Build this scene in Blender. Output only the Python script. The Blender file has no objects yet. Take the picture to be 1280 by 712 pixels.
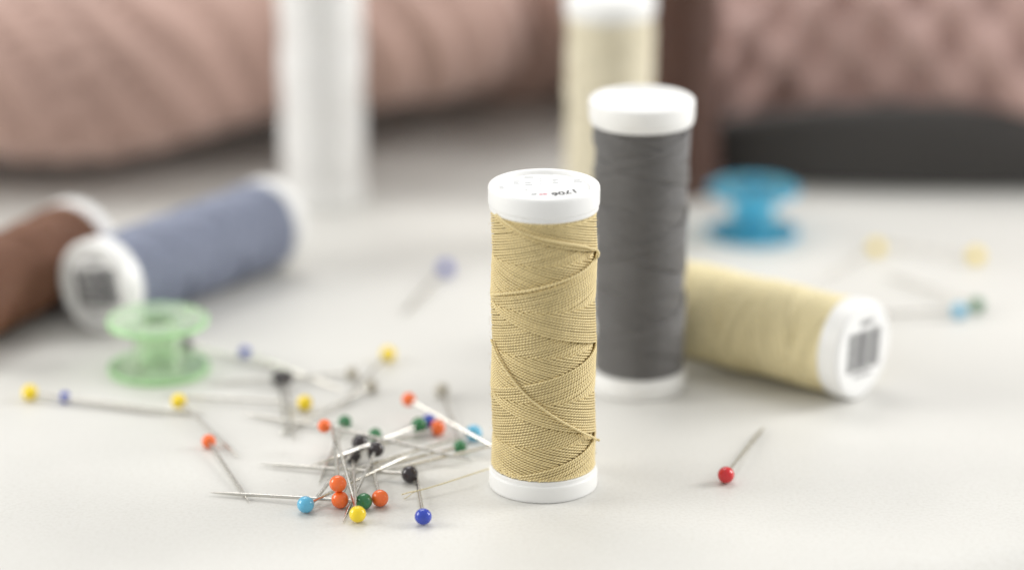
import bpy, math, random
import numpy as np
from mathutils import Vector, Matrix

MM = 0.001
PI = math.pi
rnd = random.Random(7)
scene = bpy.context.scene
C = scene.collection

# ------------------------------------------------------------------ camera
FPX = 4200.0                      # focal length in photo pixels (1280 wide)
PITCH = math.radians(18.5)
CAM = (-5.65, -566.0, 227.3)      # mm; the beige spool stands at the origin
cd = bpy.data.cameras.new('camera')
cam = bpy.data.objects.new('camera', cd)
C.objects.link(cam)
cam.location = [c * MM for c in CAM]
cam.rotation_euler = (PI / 2 - PITCH, 0, 0)
cd.sensor_width = 36.0
cd.lens = FPX / 1280 * 36.0
cd.clip_start = 0.01
cd.clip_end = 50
cd.dof.use_dof = True
cd.dof.focus_distance = 0.597
cd.dof.aperture_fstop = 5.0
cd.dof.aperture_blades = 0
scene.camera = cam

# ------------------------------------------------------------------ world and lamps (indoor window light)
w = bpy.data.worlds.new('World')
scene.world = w
w.use_nodes = True
bg = w.node_tree.nodes['Background']
bg.inputs[0].default_value = (1.0, 0.995, 0.975, 1)
bg.inputs[1].default_value = 0.74


def area_light(name, loc, target, sx, sy, watts, col):
    ld = bpy.data.lights.new(name, 'AREA')
    ld.shape = 'RECTANGLE'
    ld.size = sx
    ld.size_y = sy
    ld.energy = watts
    ld.color = col
    o = bpy.data.objects.new(name, ld)
    C.objects.link(o)
    o.location = loc
    o.rotation_euler = (Vector(target) - Vector(loc)).to_track_quat('-Z', 'Y').to_euler()
    o['kind'] = 'helper'
    return o


area_light('window_light', (-0.22, 0.78, 1.15), (0, 0.08, 0), 0.8, 0.5, 6.6, (1.0, 0.985, 0.96))
area_light('side_window_light', (0.85, 0.24, 0.44), (0, 0.05, 0.02), 0.42, 0.42, 7.8, (1.0, 0.99, 0.98))
area_light('side_window_light', (-0.85, 0.06, 0.40), (0, 0.05, 0.02), 0.42, 0.42, 5.4, (1.0, 0.985, 0.95))

scene.view_settings.view_transform = 'Standard'
scene.view_settings.look = 'None'
scene.view_settings.exposure = -0.12
scene.view_settings.gamma = 1.0
scene.view_settings.use_curve_mapping = False
scene.render.engine = 'CYCLES'
scene.cycles.use_denoising = True
scene.cycles.max_bounces = 10
scene.cycles.transmission_bounces = 10
scene.cycles.sample_clamp_indirect = 6.0

# ------------------------------------------------------------------ pixel <-> world helpers (photo pixels, mm)
_f = Vector((0, math.cos(PITCH), -math.sin(PITCH)))
_u = Vector((0, math.sin(PITCH), math.cos(PITCH)))
_r = Vector((1, 0, 0))
_c = Vector(CAM)


def ray(px, py):
    return (_f + _r * ((px - 640) / FPX) + _u * ((356 - py) / FPX))


def at(px, py, z=0.0):
    d = ray(px, py)
    return _c + d * ((z - _c.z) / d.z)


def on_cyl(px, py, R):
    """first hit of a pixel's ray with the upright cylinder of radius R round the origin"""
    d = ray(px, py)
    a = d.x ** 2 + d.y ** 2
    b = 2 * (_c.x * d.x + _c.y * d.y)
    cc = _c.x ** 2 + _c.y ** 2 - R * R
    disc = b * b - 4 * a * cc
    t = (-b - math.sqrt(disc)) / (2 * a) if disc > 0 else -b / (2 * a)
    return _c + d * t


# ------------------------------------------------------------------ materials
def lin(r, g, b):
    def f(c):
        c /= 255.0
        return c / 12.92 if c <= 0.04045 else ((c + 0.055) / 1.055) ** 2.4
    return (f(r), f(g), f(b), 1)


def new_mat(name):
    m = bpy.data.materials.new(name)
    m.use_nodes = True
    return m, m.node_tree.nodes, m.node_tree.links, m.node_tree.nodes['Principled BSDF']


def plain(name, col, rough=0.5, metal=0.0, spec=0.5, sss=0.0, coat=0.0, vary=0.0, scale=200.0):
    m, n, l, p = new_mat(name)
    p.inputs['Base Color'].default_value = col
    p.inputs['Roughness'].default_value = rough
    p.inputs['Metallic'].default_value = metal
    p.inputs['Specular IOR Level'].default_value = spec
    if sss:
        p.inputs['Subsurface Weight'].default_value = sss
        p.inputs['Subsurface Radius'].default_value = (0.002, 0.002, 0.002)
        p.inputs['Subsurface Scale'].default_value = 1.0
    if coat:
        p.inputs['Coat Weight'].default_value = coat
        p.inputs['Coat Roughness'].default_value = 0.06
    if vary:
        tc = n.new('ShaderNodeTexCoord')
        nz = n.new('ShaderNodeTexNoise')
        nz.inputs['Scale'].default_value = scale
        nz.inputs['Detail'].default_value = 4
        l.new(tc.outputs['Object'], nz.inputs['Vector'])
        mx = n.new('ShaderNodeMix')
        mx.data_type = 'RGBA'
        mx.inputs['A'].default_value = tuple(c * (1 - vary) for c in col[:3]) + (1,)
        mx.inputs['B'].default_value = tuple(min(1, c * (1 + vary)) for c in col[:3]) + (1,)
        l.new(nz.outputs['Fac'], mx.inputs['Factor'])
        l.new(mx.outputs['Result'], p.inputs['Base Color'])
        mr = n.new('ShaderNodeMapRange')
        mr.inputs['To Min'].default_value = max(0.02, rough - 0.12)
        mr.inputs['To Max'].default_value = min(1, rough + 0.12)
        l.new(nz.outputs['Fac'], mr.inputs['Value'])
        l.new(mr.outputs['Result'], p.inputs['Roughness'])
    return m


def thread_mat(name, col, twist=0.62, sheen=0.0, bump=0.10, lo=0.86, spec=0.55):
    """spun thread: the UV runs along the thread (u, in mm) and round it (v), giving the ply twist"""
    m, n, l, p = new_mat(name)
    uv = n.new('ShaderNodeUVMap')
    sp = n.new('ShaderNodeSeparateXYZ')
    l.new(uv.outputs['UV'], sp.inputs[0])
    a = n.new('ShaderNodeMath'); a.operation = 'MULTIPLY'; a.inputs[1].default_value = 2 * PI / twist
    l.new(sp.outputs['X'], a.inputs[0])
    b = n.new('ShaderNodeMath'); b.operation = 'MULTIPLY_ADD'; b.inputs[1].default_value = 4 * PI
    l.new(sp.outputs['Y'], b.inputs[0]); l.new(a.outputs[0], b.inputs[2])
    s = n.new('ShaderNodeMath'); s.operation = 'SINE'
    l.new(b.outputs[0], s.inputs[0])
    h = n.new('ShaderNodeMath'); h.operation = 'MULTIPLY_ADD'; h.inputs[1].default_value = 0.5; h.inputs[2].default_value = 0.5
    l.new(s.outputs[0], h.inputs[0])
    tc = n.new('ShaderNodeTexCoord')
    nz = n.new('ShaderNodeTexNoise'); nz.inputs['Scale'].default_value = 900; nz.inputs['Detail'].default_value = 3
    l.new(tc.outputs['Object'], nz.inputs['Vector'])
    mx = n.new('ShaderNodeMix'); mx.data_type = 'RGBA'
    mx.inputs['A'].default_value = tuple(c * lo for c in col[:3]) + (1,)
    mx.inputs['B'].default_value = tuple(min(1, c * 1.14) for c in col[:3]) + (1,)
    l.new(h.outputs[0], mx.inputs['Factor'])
    mx2 = n.new('ShaderNodeMix'); mx2.data_type = 'RGBA'; mx2.blend_type = 'MULTIPLY'
    mx2.inputs['Factor'].default_value = 0.25
    l.new(mx.outputs['Result'], mx2.inputs['A'])
    cr = n.new('ShaderNodeValToRGB')
    cr.color_ramp.elements[0].position = 0.3; cr.color_ramp.elements[0].color = (0.6, 0.58, 0.52, 1)
    cr.color_ramp.elements[1].position = 0.65; cr.color_ramp.elements[1].color = (1, 1, 1, 1)
    l.new(nz.outputs['Fac'], cr.inputs[0]); l.new(cr.outputs[0], mx2.inputs['B'])
    l.new(mx2.outputs['Result'], p.inputs['Base Color'])
    bp = n.new('ShaderNodeBump'); bp.inputs['Strength'].default_value = 0.8; bp.inputs['Distance'].default_value = bump * MM
    l.new(h.outputs[0], bp.inputs['Height']); l.new(bp.outputs[0], p.inputs['Normal'])
    p.inputs['Roughness'].default_value = 0.5
    p.inputs['Specular IOR Level'].default_value = spec
    p.inputs['Sheen Weight'].default_value = sheen
    p.inputs['Sheen Roughness'].default_value = 0.4
    return m


def table_mat():
    m, n, l, p = new_mat('table_laminate')
    tc = n.new('ShaderNodeTexCoord')
    n1 = n.new('ShaderNodeTexNoise'); n1.inputs['Scale'].default_value = 18; n1.inputs['Detail'].default_value = 5
    n2 = n.new('ShaderNodeTexNoise'); n2.inputs['Scale'].default_value = 1300; n2.inputs['Detail'].default_value = 6; n2.inputs['Roughness'].default_value = 0.7
    for x in (n1, n2):
        l.new(tc.outputs['Object'], x.inputs['Vector'])
    c1 = n.new('ShaderNodeValToRGB')
    c1.color_ramp.elements[0].position = 0.3; c1.color_ramp.elements[0].color = (0.64, 0.633, 0.603, 1)
    c1.color_ramp.elements[1].position = 0.7; c1.color_ramp.elements[1].color = (0.705, 0.698, 0.665, 1)
    l.new(n1.outputs['Fac'], c1.inputs[0])
    c2 = n.new('ShaderNodeValToRGB')
    c2.color_ramp.elements[0].position = 0.28; c2.color_ramp.elements[0].color = (0.80, 0.78, 0.75, 1)
    c2.color_ramp.elements[1].position = 0.55; c2.color_ramp.elements[1].color = (1, 1, 1, 1)
    l.new(n2.outputs['Fac'], c2.inputs[0])
    mx = n.new('ShaderNodeMix'); mx.data_type = 'RGBA'; mx.blend_type = 'MULTIPLY'; mx.inputs['Factor'].default_value = 0.5
    l.new(c1.outputs[0], mx.inputs['A']); l.new(c2.outputs[0], mx.inputs['B'])
    vo = n.new('ShaderNodeTexVoronoi'); vo.inputs['Scale'].default_value = 130; vo.inputs['Randomness'].default_value = 1
    l.new(tc.outputs['Object'], vo.inputs['Vector'])
    lt = n.new('ShaderNodeMath'); lt.operation = 'LESS_THAN'; lt.inputs[1].default_value = 0.035
    l.new(vo.outputs['Distance'], lt.inputs[0])
    sx = n.new('ShaderNodeSeparateColor'); l.new(vo.outputs['Color'], sx.inputs[0])
    gt = n.new('ShaderNodeMath'); gt.operation = 'GREATER_THAN'; gt.inputs[1].default_value = 0.72
    l.new(sx.outputs[0], gt.inputs[0])
    ml = n.new('ShaderNodeMath'); ml.operation = 'MULTIPLY'; l.new(lt.outputs[0], ml.inputs[0]); l.new(gt.outputs[0], ml.inputs[1])
    m3 = n.new('ShaderNodeMath'); m3.operation = 'MULTIPLY'; m3.inputs[1].default_value = 0.35; l.new(ml.outputs[0], m3.inputs[0])
    ms = n.new('ShaderNodeMix'); ms.data_type = 'RGBA'; ms.inputs['B'].default_value = (0.36, 0.32, 0.28, 1)
    l.new(m3.outputs[0], ms.inputs['Factor']); l.new(mx.outputs['Result'], ms.inputs['A'])
    l.new(ms.outputs['Result'], p.inputs['Base Color'])
    bp = n.new('ShaderNodeBump'); bp.inputs['Strength'].default_value = 0.5; bp.inputs['Distance'].default_value = 0.00012
    l.new(n2.outputs['Fac'], bp.inputs['Height']); l.new(bp.outputs[0], p.inputs['Normal'])
    p.inputs['Roughness'].default_value = 0.42
    p.inputs['Specular IOR Level'].default_value = 0.4
    return m


def fabric_mat(name, col, weave=900.0):
    m, n, l, p = new_mat(name)
    tc = n.new('ShaderNodeTexCoord')
    n1 = n.new('ShaderNodeTexNoise'); n1.inputs['Scale'].default_value = 45; n1.inputs['Detail'].default_value = 4
    n2 = n.new('ShaderNodeTexNoise'); n2.inputs['Scale'].default_value = weave; n2.inputs['Detail'].default_value = 3
    for x in (n1, n2):
        l.new(tc.outputs['Object'], x.inputs['Vector'])
    mx = n.new('ShaderNodeMix'); mx.data_type = 'RGBA'
    mx.inputs['A'].default_value = tuple(c * 0.82 for c in col[:3]) + (1,)
    mx.inputs['B'].default_value = tuple(min(1, c * 1.15) for c in col[:3]) + (1,)
    l.new(n1.outputs['Fac'], mx.inputs['Factor'])
    l.new(mx.outputs['Result'], p.inputs['Base Color'])
    bp = n.new('ShaderNodeBump'); bp.inputs['Strength'].default_value = 0.6; bp.inputs['Distance'].default_value = 0.0004
    l.new(n2.outputs['Fac'], bp.inputs['Height']); l.new(bp.outputs[0], p.inputs['Normal'])
    p.inputs['Roughness'].default_value = 0.75
    p.inputs['Sheen Weight'].default_value = 0.35
    return m


def clear_plastic(name, col, tr=0.9, rough=0.06):
    m, n, l, p = new_mat(name)
    p.inputs['Base Color'].default_value = col
    p.inputs['Transmission Weight'].default_value = tr
    p.inputs['Roughness'].default_value = rough
    p.inputs['IOR'].default_value = 1.3
    p.inputs['Coat Weight'].default_value = 0.35
    return m



M = {
    'cap': plain('white_cap_plastic', (0.86, 0.86, 0.845, 1), 0.38, sss=0.25, vary=0.015, scale=300),
    'paper': plain('label_paper', (0.84, 0.84, 0.83, 1), 0.6),
    'ink_black': plain('black_ink', (0.02, 0.02, 0.025, 1), 0.5),
    'ink_grey': plain('grey_ink', (0.5, 0.51, 0.52, 1), 0.6),
    'ink_pink': plain('pink_ink', (0.82, 0.45, 0.50, 1), 0.6),
    'steel': plain('pin_steel', (0.64, 0.62, 0.575, 1), 0.25, metal=1.0, vary=0.05, scale=500),
    'table': table_mat(),
    'brown_cap': plain('brown_cap_plastic', lin(84, 58, 46), 0.5, vary=0.05),
    'pink_fabric': fabric_mat('dusty_pink_fabric', lin(184, 152, 140)),
    'pink_quilt': fabric_mat('dusty_pink_quilting', lin(182, 150, 142)),
    'charcoal': fabric_mat('charcoal_trim', lin(52, 49, 47)),
    'green_plastic': clear_plastic('clear_green_plastic', (0.84, 1.0, 0.79, 1), 0.82),
    'green_edge_light': clear_plastic('green_edge_light_tint', (0.66, 0.99, 0.58, 1), 0.5),  # light piped to the flange edge, painted as a stronger green
    'blue_plastic': clear_plastic('clear_blue_plastic', (0.24, 0.80, 1.0, 1), 0.84),
    'blue_edge_light': clear_plastic('blue_edge_light_tint', (0.12, 0.66, 0.95, 1), 0.5),  # same edge light put into the colour as a deeper blue
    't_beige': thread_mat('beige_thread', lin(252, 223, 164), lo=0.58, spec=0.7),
    't_tail': thread_mat('fine_thread_end', lin(244, 230, 190)),
    't_grey': thread_mat('grey_thread', lin(106, 104, 103), sheen=0.15, spec=0.9),
    't_cream': thread_mat('cream_thread', lin(242, 229, 186)),
    't_pale': thread_mat('pale_cream_thread', lin(238, 230, 206)),
    't_white': thread_mat('white_thread', lin(252, 251, 249), lo=0.96),
    't_blue': thread_mat('blue_grey_thread', lin(146, 153, 174)),
    't_brown': thread_mat('brown_thread', lin(124, 82, 58)),
    't_dark': thread_mat('dark_brown_thread', lin(92, 62, 50)),
}
HEADS = {
    'red': lin(206, 30, 38), 'orange': lin(246, 112, 44), 'yellow': lin(250, 218, 26),
    'green': lin(44, 118, 70), 'blue': lin(42, 68, 180), 'light_blue': lin(96, 180, 216),
    'black': lin(44, 36, 40), 'grey': lin(186, 180, 166),
}
for k, c in HEADS.items():
    M['head_' + k] = plain(k + '_pin_head', c, 0.22, spec=0.5, coat=0.4, sss=0.0, vary=0.06, scale=600)


# ------------------------------------------------------------------ mesh helpers (all input in mm)
def mesh_from(name, V, F, smooth=True, sharp=None, uv=None):
    me = bpy.data.meshes.new(name)
    V = np.asarray(V, dtype=np.float32) * MM
    if isinstance(F, np.ndarray):
        nf, k = F.shape
        me.vertices.add(len(V))
        me.vertices.foreach_set('co', V.ravel())
        me.loops.add(nf * k)
        me.loops.foreach_set('vertex_index', F.ravel().astype(np.int32))
        me.polygons.add(nf)
        me.polygons.foreach_set('loop_start', np.arange(0, nf * k, k, dtype=np.int32))
        me.update(calc_edges=True)
        me.validate()
    else:
        me.from_pydata(V.tolist(), [], F)
    if smooth:
        me.polygons.foreach_set('use_smooth', np.ones(len(me.polygons), dtype=bool))
    if sharp:
        me.set_sharp_from_angle(angle=math.radians(sharp))
    if uv is not None:
        ul = me.uv_layers.new(name='UVMap')
        ul.data.foreach_set('uv', np.asarray(uv, dtype=np.float32).ravel())
    me.update()
    return me


def link(name, me, mat=None, parent=None, kind=None):
    o = bpy.data.objects.new(name, me)
    C.objects.link(o)
    if mat is not None:
        if len(me.materials) == 0:
            me.materials.append(None)
        o.material_slots[0].link = 'OBJECT'
        o.material_slots[0].material = mat
    if parent:
        o.parent = parent
    if kind:
        o['kind'] = kind
    return o


def thing(name, label, cat, matrix=None, group=None):
    o = bpy.data.objects.new(name, None)
    C.objects.link(o)
    o.empty_display_size = 0.005
    if matrix is not None:
        o.matrix_world = matrix
    o['label'] = label
    o['category'] = cat
    if group:
        o['group'] = group
    return o


def place(p):
    return Matrix.Translation(Vector(p) * MM)


def lathe(name, prof, seg=72, sharp=35):
    """closed profile of (r, z) revolved about z"""
    V, F = [], []
    n = len(prof)
    for i in range(seg):
        a = 2 * PI * i / seg
        for r, z in prof:
            V.append((r * math.cos(a), r * math.sin(a), z))
    for i in range(seg):
        j = (i + 1) % seg
        for q in range(n):
            q2 = (q + 1) % n
            if prof[q][0] < 1e-6 and prof[q2][0] < 1e-6:
                continue
            if prof[q][0] < 1e-6:
                F.append((i * n + q, j * n + q2, i * n + q2))
            elif prof[q2][0] < 1e-6:
                F.append((i * n + q, j * n + q, i * n + q2))
            else:
                F.append((i * n + q, j * n + q, j * n + q2, i * n + q2))
    me = mesh_from(name, V, F, True, sharp)
    import bmesh
    bm = bmesh.new(); bm.from_mesh(me)
    bmesh.ops.remove_doubles(bm, verts=bm.verts, dist=1e-7)
    bmesh.ops.recalc_face_normals(bm, faces=bm.faces)
    bm.to_mesh(me); bm.free()
    return me


def rnd_corner(p0, pc, p1, r, k=4):
    """points of a rounded corner at pc between p0 and p1"""
    a = Vector(p0) - Vector(pc); b = Vector(p1) - Vector(pc)
    a = Vector(pc) + a.normalized() * min(r, a.length * 0.5)
    b = Vector(pc) + b.normalized() * min(r, b.length * 0.5)
    out = []
    for i in range(k + 1):
        t = i / k
        q = a * (1 - t) ** 2 + Vector(pc) * 2 * t * (1 - t) + b * t * t
        out.append((q.x, q.y))
    return out


def rounded(prof, radii):
    out = []
    n = len(prof)
    for i, p in enumerate(prof):
        r = radii[i]
        if r <= 0:
            out.append(p)
        else:
            out += rnd_corner(prof[i - 1], p, prof[(i + 1) % n], r)
    return out


def tubes(paths, rads, sides, twist_u=True):
    """paths: list of (P[n,3], Nrm[n,3], B[n,3]); returns V, F, UV arrays"""
    Vs, Fs, UVs, off = [], [], [], 0
    ang = np.arange(sides) * 2 * PI / sides
    ca, sa = np.cos(ang), np.sin(ang)
    for (P, Nn, B), rad in zip(paths, rads):
        n = len(P)
        rr = np.broadcast_to(np.asarray(rad, dtype=float), (n,))
        V = P[:, None, :] + rr[:, None, None] * (Nn[:, None, :] * ca[None, :, None] + B[:, None, :] * sa[None, :, None])
        Vs.append(V.reshape(-1, 3))
        i = np.arange(n - 1)[:, None]
        j = np.arange(sides)[None, :]
        j2 = (j + 1) % sides
        a = off + i * sides + j
        b = off + i * sides + j2
        c = off + (i + 1) * sides + j2
        d = off + (i + 1) * sides + j
        Fs.append(np.stack([a, b, c, d], -1).reshape(-1, 4))
        L = off * 0.37 + np.concatenate([[0], np.cumsum(np.linalg.norm(np.diff(P, axis=0), axis=1))])
        u0 = np.broadcast_to(L[:-1][:, None], (n - 1, sides))
        u1 = np.broadcast_to(L[1:][:, None], (n - 1, sides))
        v0 = np.broadcast_to(np.arange(sides)[None, :] / sides, (n - 1, sides))
        v1 = v0 + 1.0 / sides
        UVs.append(np.stack([np.stack([u0, v0], -1), np.stack([u0, v1], -1), np.stack([u1, v1], -1), np.stack([u1, v0], -1)], 2).reshape(-1, 2))
        off += n * sides
    return np.concatenate(Vs), np.concatenate(Fs), np.concatenate(UVs)


def frames(P):
    T = np.gradient(P, axis=0)
    T /= np.linalg.norm(T, axis=1)[:, None] + 1e-12
    up = np.array([0, 0, 1.0])
    N = np.cross(up, T)
    bad = np.linalg.norm(N, axis=1) < 0.1
    N[bad] = np.cross(np.array([1.0, 0, 0]), T[bad])
    N /= np.linalg.norm(N, axis=1)[:, None]
    B = np.cross(T, N)
    return P, N, B


def smooth_path(pts, sub=10):
    """Catmull-Rom through the points"""
    P = [Vector(p) for p in pts]
    P = [P[0] * 2 - P[1]] + P + [P[-1] * 2 - P[-2]]
    out = []
    for i in range(1, len(P) - 2):
        for k in range(sub):
            t = k / sub
            a, b, c, d = P[i - 1], P[i], P[i + 1], P[i + 2]
            out.append(0.5 * ((2 * b) + (c - a) * t + (2 * a - 5 * b + 4 * c - d) * t * t + (3 * b - a - 3 * c + d) * t ** 3))
    out.append(P[-2])
    return np.array([tuple(v) for v in out])


def winding_mesh(name, rfun, z0, z1, lead, N, step, rad, seg, sides, zl_up, zl_dn, seed, jit, push=0.35):
    """cross-wound thread: two families of helices, the newest lying highest"""
    g = np.random.default_rng(seed)
    paths, rads = [], []
    for fam, zl in ((1, zl_up), (-1, zl_dn)):
        for k in range(N):
            age = (k + (0.0 if fam > 0 else 0.5)) / N
            s = zl - fam * age * lead + g.normal(0, jit)      # rising threads age downwards, falling ones upwards
            ta = PI + fam * 2 * PI * (z0 - s) / lead
            tb = PI + fam * 2 * PI * (z1 - s) / lead
            n = int(abs(tb - ta) / (2 * PI) * seg) + 2
            th = np.linspace(ta, tb, n)
            ph = g.uniform(0, 6.28)
            z = s + fam * lead * (th - PI) / (2 * PI) + jit * 0.8 * np.sin(th * 1.7 + ph)
            z = np.clip(z, z0, z1)
            h = (th - PI) / (2 * PI)
            other = np.mod((z - zl_dn) / lead + h, 1.0) if fam > 0 else np.mod((zl_up - z) / lead + h, 1.0)
            q = np.clip((age - other) / 0.05 + 0.5, 0, 1)      # 1 where the other family lies on top
            r = rfun(z) - age * step - push * q * q * (3 - 2 * q) + g.normal(0, 0.012) + 0.015 * np.sin(th * 2.3 + ph * 2)
            P = np.stack([r * np.cos(th), r * np.sin(th), z], -1)
            Nn = np.stack([np.cos(th), np.sin(th), 0 * th], -1)
            T = np.stack([-r * np.sin(th), r * np.cos(th), np.full(n, fam * lead / (2 * PI))], -1) * fam
            T /= np.linalg.norm(T, axis=1)[:, None]
            paths.append((P, Nn, np.cross(T, Nn)))
            rads.append(rad * g.uniform(0.93, 1.05))
    # the turns at both ends, where the thread reverses
    for zz, dr, tl in ((z0 + 0.1, 0.05, 0.1), (z0 + 0.5, -0.1, 0.25), (z1 - 0.05, 0.05, 0.1), (z1 - 0.45, -0.1, -0.25)):
        th = np.linspace(0, 2 * PI, seg + 1)
        r = rfun(np.full(seg + 1, zz)) + dr - 0.15
        z = zz + tl * np.sin(th + zz)
        P = np.stack([r * np.cos(th), r * np.sin(th), z], -1)
        Nn = np.stack([np.cos(th), np.sin(th), 0 * th], -1)
        T = np.stack([-np.sin(th), np.cos(th), 0 * th], -1)
        paths.append((P, Nn, np.cross(T, Nn)))
        rads.append(rad)
    V, F, UV = tubes(paths, rads, sides)
    return mesh_from(name, V, F, True, None, UV)


# ------------------------------------------------------------------ table
def build_table():
    # front edge: passes the lower right corner of the photograph
    a = at(1010, 706); b = at(1290, 664)
    d = (b - a).normalized()
    nrm = Vector((d.y, -d.x, 0))          # outwards, towards the camera
    if nrm.y > 0:
        nrm = -nrm
    prof = []                              # (distance outwards from the edge line, z)
    R = 24.0
    for i in range(13):
        t = PI / 2 * i / 12
        prof.append((R * math.sin(t), -R + R * math.cos(t)))
    prof.append((R, -52))
    prof = [(-1500, 0)] + prof
    prof.append((-1500, -52))
    V, F = [], []
    for s in (-900, 900):
        for o, z in prof:
            p = a + d * s + nrm * o
            V.append((p.x, p.y, z))
    n = len(prof)
    for i in range(n):
        j = (i + 1) % n
        F.append((i, j, n + j, n + i))
    F.append(tuple(range(n - 1, -1, -1)))
    F.append(tuple(range(n, 2 * n)))
    me = mesh_from('table_top', V, F, True, 30)
    o = link('table_top', me, M['table'], kind='structure')
    o['label'] = 'pale matt table top that everything rests on'
    return o


build_table()

# ------------------------------------------------------------------ spools
H = 56.7


def cap_meshes(r, top):
    """end caps: a moulded disc with a raised rim, a shallow recess and a thin inner flange"""
    if top:
        prof = [(0, 3.75), (r - 1.75, 3.75), (r - 1.3, 4.5), (r, 4.5), (r - 0.05, 1.05), (r - 0.28, 0.9), (r - 0.22, 0.0), (0, 0)]
        rad = [0, 0.25, 0.35, 0.75, 0.25, 0.12, 0.25, 0]
    else:
        prof = [(0, 0.25), (r - 1.4, 0.25), (r - 1.3, 0), (r, 0), (r, 3.0), (r - 0.3, 3.15), (r - 0.28, 4.0), (0, 4.0)]
        rad = [0, 0.1, 0.1, 0.45, 0.35, 0.1, 0.25, 0]
    return lathe('top_cap' if top else 'bottom_cap', rounded(prof, rad))


CORE = {}


def spool(label, matrix, tmat, rt=9.9, rb=9.8, hires=False, N=30, body=None, lead=17.0, step=0.45, capmat=None,
          seed=1, share=None, group='thread spools on the table'):
    root = thing('thread_spool', label, 'thread spool', matrix, group)
    cm = capmat or M['cap']
    tc = link('top_cap', cap_meshes(rt, True), cm, root)
    tc.location = (0, 0, (H - 4.5) * MM)
    link('bottom_cap', cap_meshes(rb, False), cm, root)
    r0, r1 = body or (9.33, 9.33)
    rf = lambda z: r0 + (r1 - r0) * (z - 4) / 48.0
    core = lathe('thread_core', [(0, 3.6), (r0 - 1.0, 3.6), (r1 - 1.0, H - 4.1), (0, H - 4.1)], 48)
    link('thread_core', core, tmat, root)
    if hires:
        me = winding_mesh('thread_winding', rf, 4.15, H - 4.6, lead, 34, 0.6, 0.212, 96, 7, 18.7, 18.7, 5, 0.022, 0.30)
    elif share and share in CORE:
        me = CORE[share]
    else:
        me = winding_mesh('thread_winding', rf, 4.15, H - 4.6, lead, N, step, lead / N * 0.52, 40, 5, 12.0, 12.0, seed, 0.06)
        if share:
            CORE[share] = me
    link('thread_winding', me, tmat, root, kind='stuff')
    return root, rf


def boxes(rects, z0, z1):
    V, F = [], []
    for (x0, x1, y0, y1) in rects:
        o = len(V)
        for z in (z0, z1):
            V += [(x0, y0, z), (x1, y0, z), (x1, y1, z), (x0, y1, z)]
        F += [(o, o + 3, o + 2, o + 1), (o + 4, o + 5, o + 6, o + 7), (o, o + 1, o + 5, o + 4), (o + 1, o + 2, o + 6, o + 5),
              (o + 2, o + 3, o + 7, o + 6), (o + 3, o, o + 4, o + 7)]
    return V, F


def lying(p, d, up=(0, 0, 1)):
    """matrix of a spool whose local z runs along d, local y as near to up as it can"""
    z = Vector(d).normalized()
    y = (Vector(up) - z * Vector(up).dot(z)).normalized()
    x = y.cross(z)
    m = Matrix((x, y, z)).transposed().to_4x4()
    m.translation = Vector(p) * MM
    return m


def text_mesh(body, size, shear=0.0):
    cu = bpy.data.curves.new('text', 'FONT')
    cu.body = body
    cu.size = size * MM
    cu.shear = shear
    cu.extrude = 0.00002
    cu.offset = 0.00004
    cu.align_x = 'CENTER'; cu.align_y = 'CENTER'
    o = bpy.data.objects.new('text', cu)
    C.objects.link(o)
    dg = bpy.context.evaluated_depsgraph_get()
    me = bpy.data.meshes.new_from_object(o.evaluated_get(dg))
    bpy.data.objects.remove(o)
    me.materials.clear()
    return me


# --- the beige spool in front
beige, brf = spool('beige thread spool standing upright with a loose end lying on the table', place((0, 0, 0)), M['t_beige'], hires=True)
lab = link('paper_label', lathe('paper_label', [(0, 0), (8.0, 0), (8.0, 0.06), (0, 0.06)]), M['paper'], beige)
lab.location = (0, 0, (H - 4.5 + 3.76) * MM)
top_z = H - 4.5 + 3.76 + 0.06
num = link('colour_number', text_mesh('1706', 2.6, 0.25), M['ink_black'], lab)
pt = at(707, 240.5, top_z)
num.location = (pt.x * MM, pt.y * MM, 0.09 * MM)
num.rotation_euler = (0, 0, PI + math.radians(28))
marks = []
for px, py, w_, h_ in ((646, 228, 1.2, 2.6), (628, 234, 0.9, 1.6), (661, 221, 1.6, 1.4), (661, 229, 1.3, 2.4), (676, 226, 0.35, 4.0), (683, 218, 2.4, 0.4),
                       (694, 226, 1.0, 3.0), (658, 237, 0.5, 1.2), (722, 226, 1.4, 2.2)):
    q = at(px, py, top_z)
    k = max(1, int(h_ / 0.8))
    for i in range(k):
        yy = q.y - h_ / 2 + i * h_ / k
        marks.append((q.x - w_ / 2, q.x + w_ / 2 - 0.3 * (i % 2), yy, yy + h_ / k * 0.5))
V, F = boxes(marks, 0.062, 0.075)
link('fine_print', mesh_from('fine_print', V, F, False), M['ink_grey'], lab)
for px, w_, mat in ((667.5, 0.9, 'ink_grey'), (679, 1.5, 'ink_pink')):
    q = at(px, 243, top_z)
    V, F = boxes([(q.x - w_ / 2, q.x - w_ * .1, q.y - .6, q.y + .5), (q.x, q.x + w_ / 2, q.y - .3, q.y + .8), (q.x - w_ * .4, q.x + w_ * .4, q.y - .1, q.y + .2)], 0.062, 0.08)
    link('printed_mark', mesh_from('printed_mark', V, F, False), M[mat], lab)

TR = 0.235


def thread_tube(name, pts, mat, parent, rad=TR, sub=14):
    P = smooth_path(pts, sub)
    V, F, UV = tubes([frames(P)], [rad], 8)
    return link(name, mesh_from(name, V, F, True, None, UV), mat, parent)


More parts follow.
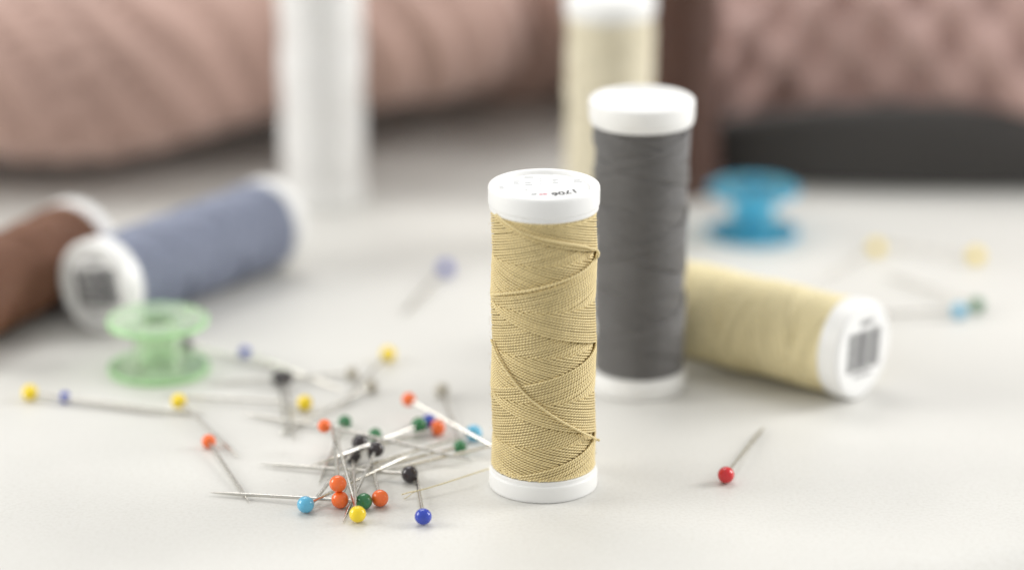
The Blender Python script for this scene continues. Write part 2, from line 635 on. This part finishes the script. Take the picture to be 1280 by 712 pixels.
Rl = 9.33 + 0.42
thread_tube('loose_thread', [on_cyl(x, y, Rl) for x, y in ((614.2, 424), (617, 433), (625, 451), (640, 473), (658, 494), (680, 512), (705, 528), (728, 540), (739, 545), (744, 548))]
            + [on_cyl(745.5, 550, 9.9) + Vector((0.55, 0, 0))], M['t_beige'], beige)
thread_tube('loose_thread', [on_cyl(x, y, Rl) for x, y in ((620, 268), (632, 278), (651, 290), (675, 298), (700, 303), (725, 307), (738, 310))]
            + [on_cyl(744, 313, 9.9) + Vector((0.35, 0, 0)), on_cyl(745, 319, 10.0) + Vector((0.45, 0, 0))]
            + [on_cyl(x, y, Rl) for x, y in ((742, 326), (733, 336), (715, 347), (690, 356), (660, 363), (630, 367), (615, 368.5))], M['t_beige'], beige)
tail = [at(650, 573.5, 1.2), at(630, 579.5, 1.2), at(612, 585, 1.5), at(590, 592, 1.9), at(564, 600.5, 1.7), at(540, 608, 1.5), at(523, 612.5, 1.35), at(511, 615, 1.0), at(502, 617.5, 0.6)]
thread_tube('thread_tail', tail, M['t_tail'], beige, 0.13)
thread_tube('frayed_end', [at(523, 612.6, 1.3), at(516, 615.5, 1.0), at(511, 619.5, 0.5), at(505, 623, 0.3)], M['t_tail'], beige, 0.07)

# a few fibres standing off the thread
gf = np.random.default_rng(4)
fib = []
for k in range(260):
    th = gf.uniform(PI * 0.85, PI * 2.15); z = gf.uniform(5, 51)
    b0 = gf.uniform(-1, 1); ln = gf.uniform(0.25, 0.9); out = gf.uniform(0.1, 0.45)
    t = np.linspace(0, 1, 5)
    a_ = th + b0 * ln / 9.4 * t; r_ = 9.5 + out * np.sin(t * 2.2); z_ = z + (gf.uniform(-1, 1) * ln) * t ** 1.5
    fib.append(frames(np.stack([r_ * np.cos(a_), r_ * np.sin(a_), z_], -1)))
V, F, UV = tubes(fib, [0.016] * len(fib), 3)
link('stray_fibre', mesh_from('stray_fibre', V, F, True, None, UV), M['t_tail'], beige, kind='stuff')

# --- other spools
g = at(798, 482)
grey, _ = spool('charcoal grey thread spool standing upright, its white cap blank', place(g), M['t_grey'], rt=10.15, rb=9.25, N=46,
                body=(8.75, 9.25), step=0.55, seed=11)
grey.rotation_euler = (0, 0, 0.9)
grey.scale = (1, 1, 1.028)
p = at(405, 248)
spool('tall white thread spool standing in front of the ribbed pink cushion', place(p), M['t_white'], N=26, share='std', seed=3)
p = at(760, 306)
o, _ = spool('pale cream thread spool standing upright behind the grey one', place(p), M['t_pale'], N=26, share='std')
o.rotation_euler = (0, 0, 2.1)
p = at(846, 236)
o, _ = spool('dark brown thread spool with brown caps, upright behind the cream one', place(p), M['t_dark'], N=26, share='std', capmat=M['brown_cap'])
o.rotation_euler = (0, 0, 4.0)


def barcode(root, face_z, tilt, rad=8.0, seed=3):
    lb = link('paper_label', lathe('paper_label', [(0, 0), (rad, 0), (rad, 0.06), (0, 0.06)]), M['paper'], root)
    lb.location = (0, 0, face_z * MM)
    lb.rotation_euler = (0, 0, tilt)
    rg = random.Random(seed)
    x = -5.9
    rects = []
    while x < 5.8:
        wv = rg.choice((0.18, 0.3, 0.45, 0.6))
        rects.append((x, min(x + wv, 5.9), -3.9, 3.9))
        x += wv + rg.choice((0.12, 0.18, 0.3))
    V, F = boxes(rects, 0.062, 0.08)
    link('barcode', mesh_from('barcode', V, F, False), M['ink_black'], lb)
    rects = []
    x = -3.0
    while x < 2.8:
        wv = rg.choice((0.3, 0.5))
        rects.append((x, x + wv, -5.2, -4.5)); x += wv + 0.22
    x = -1.8
    while x < 2.6:
        wv = rg.choice((0.4, 0.6))
        rects.append((x, x + wv, 4.9, 6.0)); x += wv + 0.28
    V, F = boxes(rects, 0.062, 0.08)
    link('fine_print', mesh_from('fine_print', V, F, False), M['ink_black'], lb)
    return lb


# cream spool lying on its side: visible end at right
e = at(1079, 437, 9.9)
beta = math.radians(37)
d = Vector((math.cos(beta), -math.sin(beta), 0))
o, _ = spool('cream thread spool lying on its side, barcode on its white end', lying(e - d * H, d), M['t_cream'], N=26, share='std')
barcode(o, H + 0.02, math.radians(-5), 9.1)
# blue grey spool lying: near end faces front left
e = at(118, 360, 9.9); f2 = at(342, 276, 9.9)
d = (e - f2).normalized()
o, _ = spool('blue grey thread spool lying on its side beside the green bobbin', lying(e - d * H, d), M['t_blue'], N=22, share='coarse', step=0.9, seed=8)
barcode(o, H - 4.5 + 3.76, math.radians(12), seed=5)
# brown spool lying, running out of the picture
f2 = at(98, 303, 9.9); e = at(0, 352, 9.9)
d = (e - f2).normalized()
spool('reddish brown thread spool lying on its side behind the blue grey one', lying(f2, d), M['t_brown'], N=22, share='coarse')


# ------------------------------------------------------------------ bobbins
def bobbin(label, p, mat, rim, rz):
    root = thing('sewing_bobbin', label, 'bobbin', place(p) @ Matrix.Rotation(rz, 4, 'Z'), 'plastic bobbins')
    fl = rounded([(3.2, 0.1), (9.3, 0.1), (9.3, 1.0), (3.2, 1.0)], [0.15, 0.1, 0.1, 0.15])
    rm = lathe('rim', rounded([(9.32, 0), (10.1, 0), (10.1, 1.1), (9.32, 1.1)], [0.15, 0.35, 0.35, 0.15]))
    fm = lathe('flange', fl)
    a = link('bottom_flange', fm, mat, root); a.location = (0, 0, 0.05 * MM)
    b = link('top_flange', fm, mat, root); b.location = (0, 0, 9.65 * MM)
    link('rim', rm, rim, a); link('rim', rm, rim, b)
    link('hub', lathe('hub', rounded([(3.3, 1.17), (5.0, 1.17), (4.85, 5.4), (5.0, 9.63), (3.3, 9.63)], [0, 0, 1.5, 0, 0])), mat, root)
    # small moulded holes in the flanges: raised bosses round the hub
    for k in range(4):
        an = k * PI / 2 + 0.4
        bm_ = lathe('boss', rounded([(0.55, 0), (1.1, 0), (1.1, 0.35), (0.55, 0.35)], [0.05, 0.05, 0.1, 0.05]), 20)
        q = link('boss', bm_, mat, root)
        q.location = (6.9 * math.cos(an) * MM, 6.9 * math.sin(an) * MM, 10.67 * MM)
    return root


bobbin('clear green plastic bobbin standing empty beside the lying spools', at(199, 462), M['green_plastic'], M['green_edge_light'], 0.2)
bobbin('clear blue plastic bobbin standing empty behind the lying cream spool', at(941, 292), M['blue_plastic'], M['blue_edge_light'], 1.0)

# ------------------------------------------------------------------ pins
PIN_L = 29.0
HR = 1.58
SHAFT_R = 0.33


def head_mesh():
    V, F = [], []
    prof = []
    for i in range(15):
        t = PI * i / 14
        prof.append((HR * math.sin(t), -HR * math.cos(t) * 0.98))
    # a little collar where the shaft enters
    prof[0] = (0, prof[0][1]); prof[-1] = (0, prof[-1][1])
    return lathe('head', prof, 28, None)


def shaft_mesh():
    L = PIN_L
    prof = [(0, HR * 0.7), (SHAFT_R, HR * 0.7), (SHAFT_R, L - 5.5), (SHAFT_R * 0.85, L - 3.5), (SHAFT_R * 0.45, L - 1.2), (0.03, L)]
    prof.append((0, L))
    return lathe('shaft', prof, 10, 60)


HEAD_ME, SHAFT_ME = head_mesh(), shaft_mesh()


SMALL = {(81, 496): 0.72, (306, 440): 0.80, (261, 551): 0.84, (405.5, 532): 0.82, (431, 527): 0.84, (575, 558): 0.86, (469, 543): 0.82,
         (511, 499): 0.86, (223.5, 501): 0.95, (440, 466): 0.85, (464, 482): 0.85, (552, 487): 0.9, (536, 526): 0.85}


def pin(colour, hx, hy, hz, tx, ty, tz, label, length=PIN_L):
    if hz == B:
        hz = HR * SMALL.get((hx, hy), 1.0) + 0.02
    h = at(hx, hy, hz)
    lo, hi = 0.0, 30.0
    for _ in range(60):
        s = (lo + hi) / 2
        t = at(hx + (tx - hx) * s, hy + (ty - hy) * s, tz)
        if (t - h).length < length:
            lo = s
        else:
            hi = s
    d = (t - h)
    if d.length < length - 1 or s < 1e-3:
        print('PIN?', label, d.length, s)
    q = d.normalized().to_track_quat('Z', 'Y').to_matrix().to_4x4()
    q.translation = h * MM
    root = thing('dressmaking_pin', label, 'pin', q, 'glass-headed pins scattered on the table')
    hd = link('head', HEAD_ME, M['head_' + colour], root)
    k = SMALL.get((hx, hy), 1.0) * rnd.uniform(0.96, 1.03)
    hd.scale = (k, k * rnd.uniform(0.97, 1.02), k * rnd.uniform(0.95, 1.03))
    link('shaft', SHAFT_ME, M['steel'], root)
    print('pin %-10s tip px %.0f,%.0f' % (colour, hx + (tx - hx) * s, hy + (ty - hy) * s))


B = HR + 0.02     # height of a head that rests on the table
PINS = [
    # sharp pins of the heap in front
    ('light_blue', 382, 630, B, 432, 606, 2.2, 'light blue headed pin at the left of the heap, clear of the other heads'),
    ('green', 455, 626, B, 262, 615, 0.5, 'green headed pin touching the yellow head, shaft crossing a single orange pin'),
    ('yellow', 447, 642, B, 418, 537, 6.0, 'yellow headed pin at the front of the heap below the green head'),
    ('orange', 422.5, 604, 4.6, 417, 538, 5.5, 'orange headed pin perched on another orange head'),
    ('orange', 425, 624, B, 446, 578, 1.0, 'orange headed pin underneath another orange head'),
    ('orange', 475, 622, B, 464, 577, 1.8, 'orange headed pin right beside the green head in front'),
    ('black', 450, 553, 3.2, 394, 624, 0.6, 'black headed pin in the heap, tip beside the light blue head'),
    ('black', 441, 570, B, 445, 640, 3.6, 'black headed pin in the heap, tip over the yellow head'),
    ('black', 470, 561, 3.0, 432, 644, 0.4, 'black headed pin in the heap, tip left of the yellow head'),
    ('green', 431, 527, B, 395, 612, 0.5, 'green headed pin next to an orange head behind the heap'),
    ('orange', 405.5, 532, 5.0, 556, 567, 1.2, 'orange headed pin next to a green head, dark shaft across the heap'),
    ('blue', 529, 645, B, 521, 598, 0.4, 'royal blue headed pin lying beside the loose thread end'),
    ('black', 512, 592, B, 318, 579, 0.5, 'black headed pin at the tip of the royal blue pin'),
    ('green', 524, 531, 2.2, 429, 567, 4.0, 'green headed pin behind the heap beside a dark blue head'),
    ('green', 469, 543, B, 323, 520, 0.6, 'green headed pin half hidden behind a dark crossing shaft'),
    ('grey', 656, 547, 2.0, 468, 591, 1.0, 'pin pointing out from behind the beige spool over the heap'),
    ('orange', 511, 499, 4.2, 612, 555, 2.6, 'orange headed pin whose shaft runs behind the beige spool'),
    ('green', 575, 558, B, 478, 582, 0.8, 'green headed pin close to the left side of the beige spool'),
    ('orange', 547, 534, B, 460, 560, 0.6, 'orange headed pin beside a dark blue head behind the heap'),
    ('blue', 536, 526, B, 450, 560, 0.9, 'dark blue headed pin wedged between green and orange heads'),
    ('light_blue', 592, 541, B, 497, 570, 0.6, 'light blue headed pin close to the beige spool'),
    ('grey', 552, 487, B, 567, 530, 0.4, 'grey headed pin standing apart between the heap and the beige spool'),
    ('grey', 464, 482, B, 420, 505, 0.4, 'grey headed pin just in front of a yellow head'),
    ('yellow', 485, 442, B, 436, 495, 0.4, 'yellow headed pin farthest back of the heap'),
    ('grey', 440, 466, B, 265, 479, 0.4, 'grey headed pin behind the two black heads'),
    ('blue', 306, 440, B, 430, 488, 0.4, 'blue headed pin beside the green bobbin'),
    ('black', 349, 472, B, 358, 546, 0.4, 'black headed pin, one of two touching black heads, shaft on the bobbin side'),
    ('black', 356.5, 472, B + 0.8, 367, 546, 0.4, 'black headed pin, one of two touching black heads, shaft on the yellow head side'),
    ('yellow', 381, 503, B, 235, 496, 0.6, 'yellow headed pin in front of the two black heads'),
    ('orange', 261, 551, B, 313, 629, 0.4, 'single orange headed pin lying apart, tip under another shaft'),
    ('yellow', 223.5, 501, B + 0.4, 298, 570, 0.4, 'yellow headed pin in front of the green bobbin'),
    ('blue', 81, 496, B, 215, 514, 0.4, 'blue headed pin with its tip under a yellow head'),
    ('yellow', 37.5, 490, B, 205, 518, 0.4, 'yellow headed pin beside a blue head, away from the heap'),
    ('black', 232, 431, B, 330, 455, 0.4, 'black headed pin touching the green bobbin'),
    # right and back
    ('red', 907.5, 593, B, 951, 539, 0.4, 'single red headed pin lying in front of the cream spool'),
    ('yellow', 1095, 309, B, 1020, 357, 0.4, 'yellow headed pin behind the lying cream spool'),
    ('yellow', 1220, 319, B, 1110, 306, 0.4, 'yellow headed pin near the dark trim of the quilted pouch'),
    ('light_blue', 1199, 388, B, 1110, 392, 0.4, 'light blue headed pin beside a green head, right of the barcode end'),
    ('green', 1221, 381, B, 1105, 343, 0.4, 'green headed pin beside a light blue head, right of the barcode end'),
    ('blue', 557, 335, B, 508, 388, 0.4, 'lone blue headed pin on the open table behind the heap'),
]
for a in PINS:
    pin(*a)


# ------------------------------------------------------------------ fabric background
def blob(name, cx, cy, cz, rx, ry, rz, rot, disp, nu=160, nv=90, e=0.75, mat=None, parent=None):
    """soft cushion: superellipsoid with a displacement along its normals"""
    def sp(v, p):
        return math.copysign(abs(v) ** p, v)
    V, F = [], []
    for j in range(nv + 1):
        ph = -PI / 2 + PI * j / nv
        for i in range(nu):
            th = 2 * PI * i / nu
            nx, ny, nz = math.cos(ph) * math.cos(th), math.cos(ph) * math.sin(th), math.sin(ph)
            x = rx * sp(math.cos(ph), e) * sp(math.cos(th), e)
            y = ry * sp(math.cos(ph), e) * sp(math.sin(th), e)
            z = rz * sp(math.sin(ph), e)
            dd = disp(x, y, z)
            x += nx * dd; y += ny * dd; z += nz * dd
            c, s = math.cos(rot), math.sin(rot)
            V.append((cx + x * c - y * s, cy + x * s + y * c, max(0.15, cz + z)))
    for j in range(nv):
        for i in range(nu):
            i2 = (i + 1) % nu
            F.append((j * nu + i, j * nu + i2, (j + 1) * nu + i2, (j + 1) * nu + i))
    return link(name, mesh_from(name, V, F, True), mat, parent)


def tag(o, label, cat, group=None):
    o['label'] = label; o['category'] = cat
    if group:
        o['group'] = group
    return o


def tuck(z):
    """the cloth draws in where it meets the table"""
    return -16.0 * max(0.0, 1 - z / 15.0) ** 1.6


def ribs(x, y, z):
    ph = (x + (z + 0.8 * y) * 0.6 + 4.0 * math.sin(x * 0.05 + z * 0.07) + 2.0 * math.sin(x * 0.13)) * PI / 13.0
    k = min(1.0, max(0.0, (z + 24) / 16.0)) * (0.75 + 0.35 * math.sin(x * 0.08 + 1.0))
    return 4.4 * k * math.sqrt(abs(math.sin(ph))) + 6.0 * math.sin(x * 0.05 + 2.4 + z * 0.05) * math.cos(z * 0.03) - 3 + 0.6 * tuck(z + 25)


tag(blob('ribbed_cushion', -118, 244, 25, 112, 70, 34, math.radians(9), ribs, nu=320, nv=160, e=0.84, mat=M['pink_fabric']),
    'dusty pink cushion with soft slanting ribs behind the white spool', 'cushion', 'pink cushions')


def folds(x, y, z):
    return 4.5 * math.sin(x * 0.11 + z * 0.09 + 0.6) + 1.8 * math.sin(z * 0.2 - x * 0.05) + 0.4 * tuck(z + 21)


tag(blob('soft_cushion', 22, 298, 21, 74, 62, 34, math.radians(-6), folds, e=0.85, mat=M['pink_fabric']),
    'dusty pink cushion with smooth folds behind the upright cream spool', 'cushion', 'pink cushions')


def quilt(x, y, z):
    u = x + 1.3 * math.sin(z * 0.13 + x * 0.03); v = z + 0.8 * y + 1.6 * math.sin(x * 0.075)
    b = 0.5 + 0.5 * math.cos(2 * PI * u / 16.0) * math.cos(2 * PI * v / 22.0)
    return (7.5 + 1.5 * math.sin(x * 0.11 + z * 0.2)) * b ** 0.8 - 2.0 + 2.5 * math.sin(x * 0.04 + 1.0)


pouch = thing('quilted_pouch', 'dusty pink quilted pouch with charcoal trim along its base', 'pouch', place((108, 232, 0)))
blob('quilted_body', 0, 4, 19, 74, 46, 40, math.radians(-3), quilt, nu=360, nv=220, e=0.8, mat=M['pink_quilt'], parent=pouch)


def base_trim():
    """padded dark band round the foot of the pouch, arched a little in the middle"""
    V, F = [], []
    nu, nv = 160, 28
    for i in range(nu):
        th = 2 * PI * i / nu
        c, s_ = math.cos(th), math.sin(th)
        cx = 79 * math.copysign(abs(c) ** 0.7, c); cy = 47 * math.copysign(abs(s_) ** 0.7, s_)
        h = 5.6 + 4.4 * max(0.0, 1 - ((cx + 20) / 52) ** 2)
        for j in range(nv):
            a = 2 * PI * j / nv
            rr = 5.5 * math.copysign(abs(math.cos(a)) ** 0.8, math.cos(a))
            V.append((cx + rr * c, cy + rr * s_, h + 0.2 + h * math.copysign(abs(math.sin(a)) ** 0.8, math.sin(a))))
    for i in range(nu):
        for j in range(nv):
            i2, j2 = (i + 1) % nu, (j + 1) % nv
            F.append((i * nv + j, i2 * nv + j, i2 * nv + j2, i * nv + j2))
    return mesh_from('base_trim', V, F, True)


link('base_trim', base_trim(), M['charcoal'], pouch)
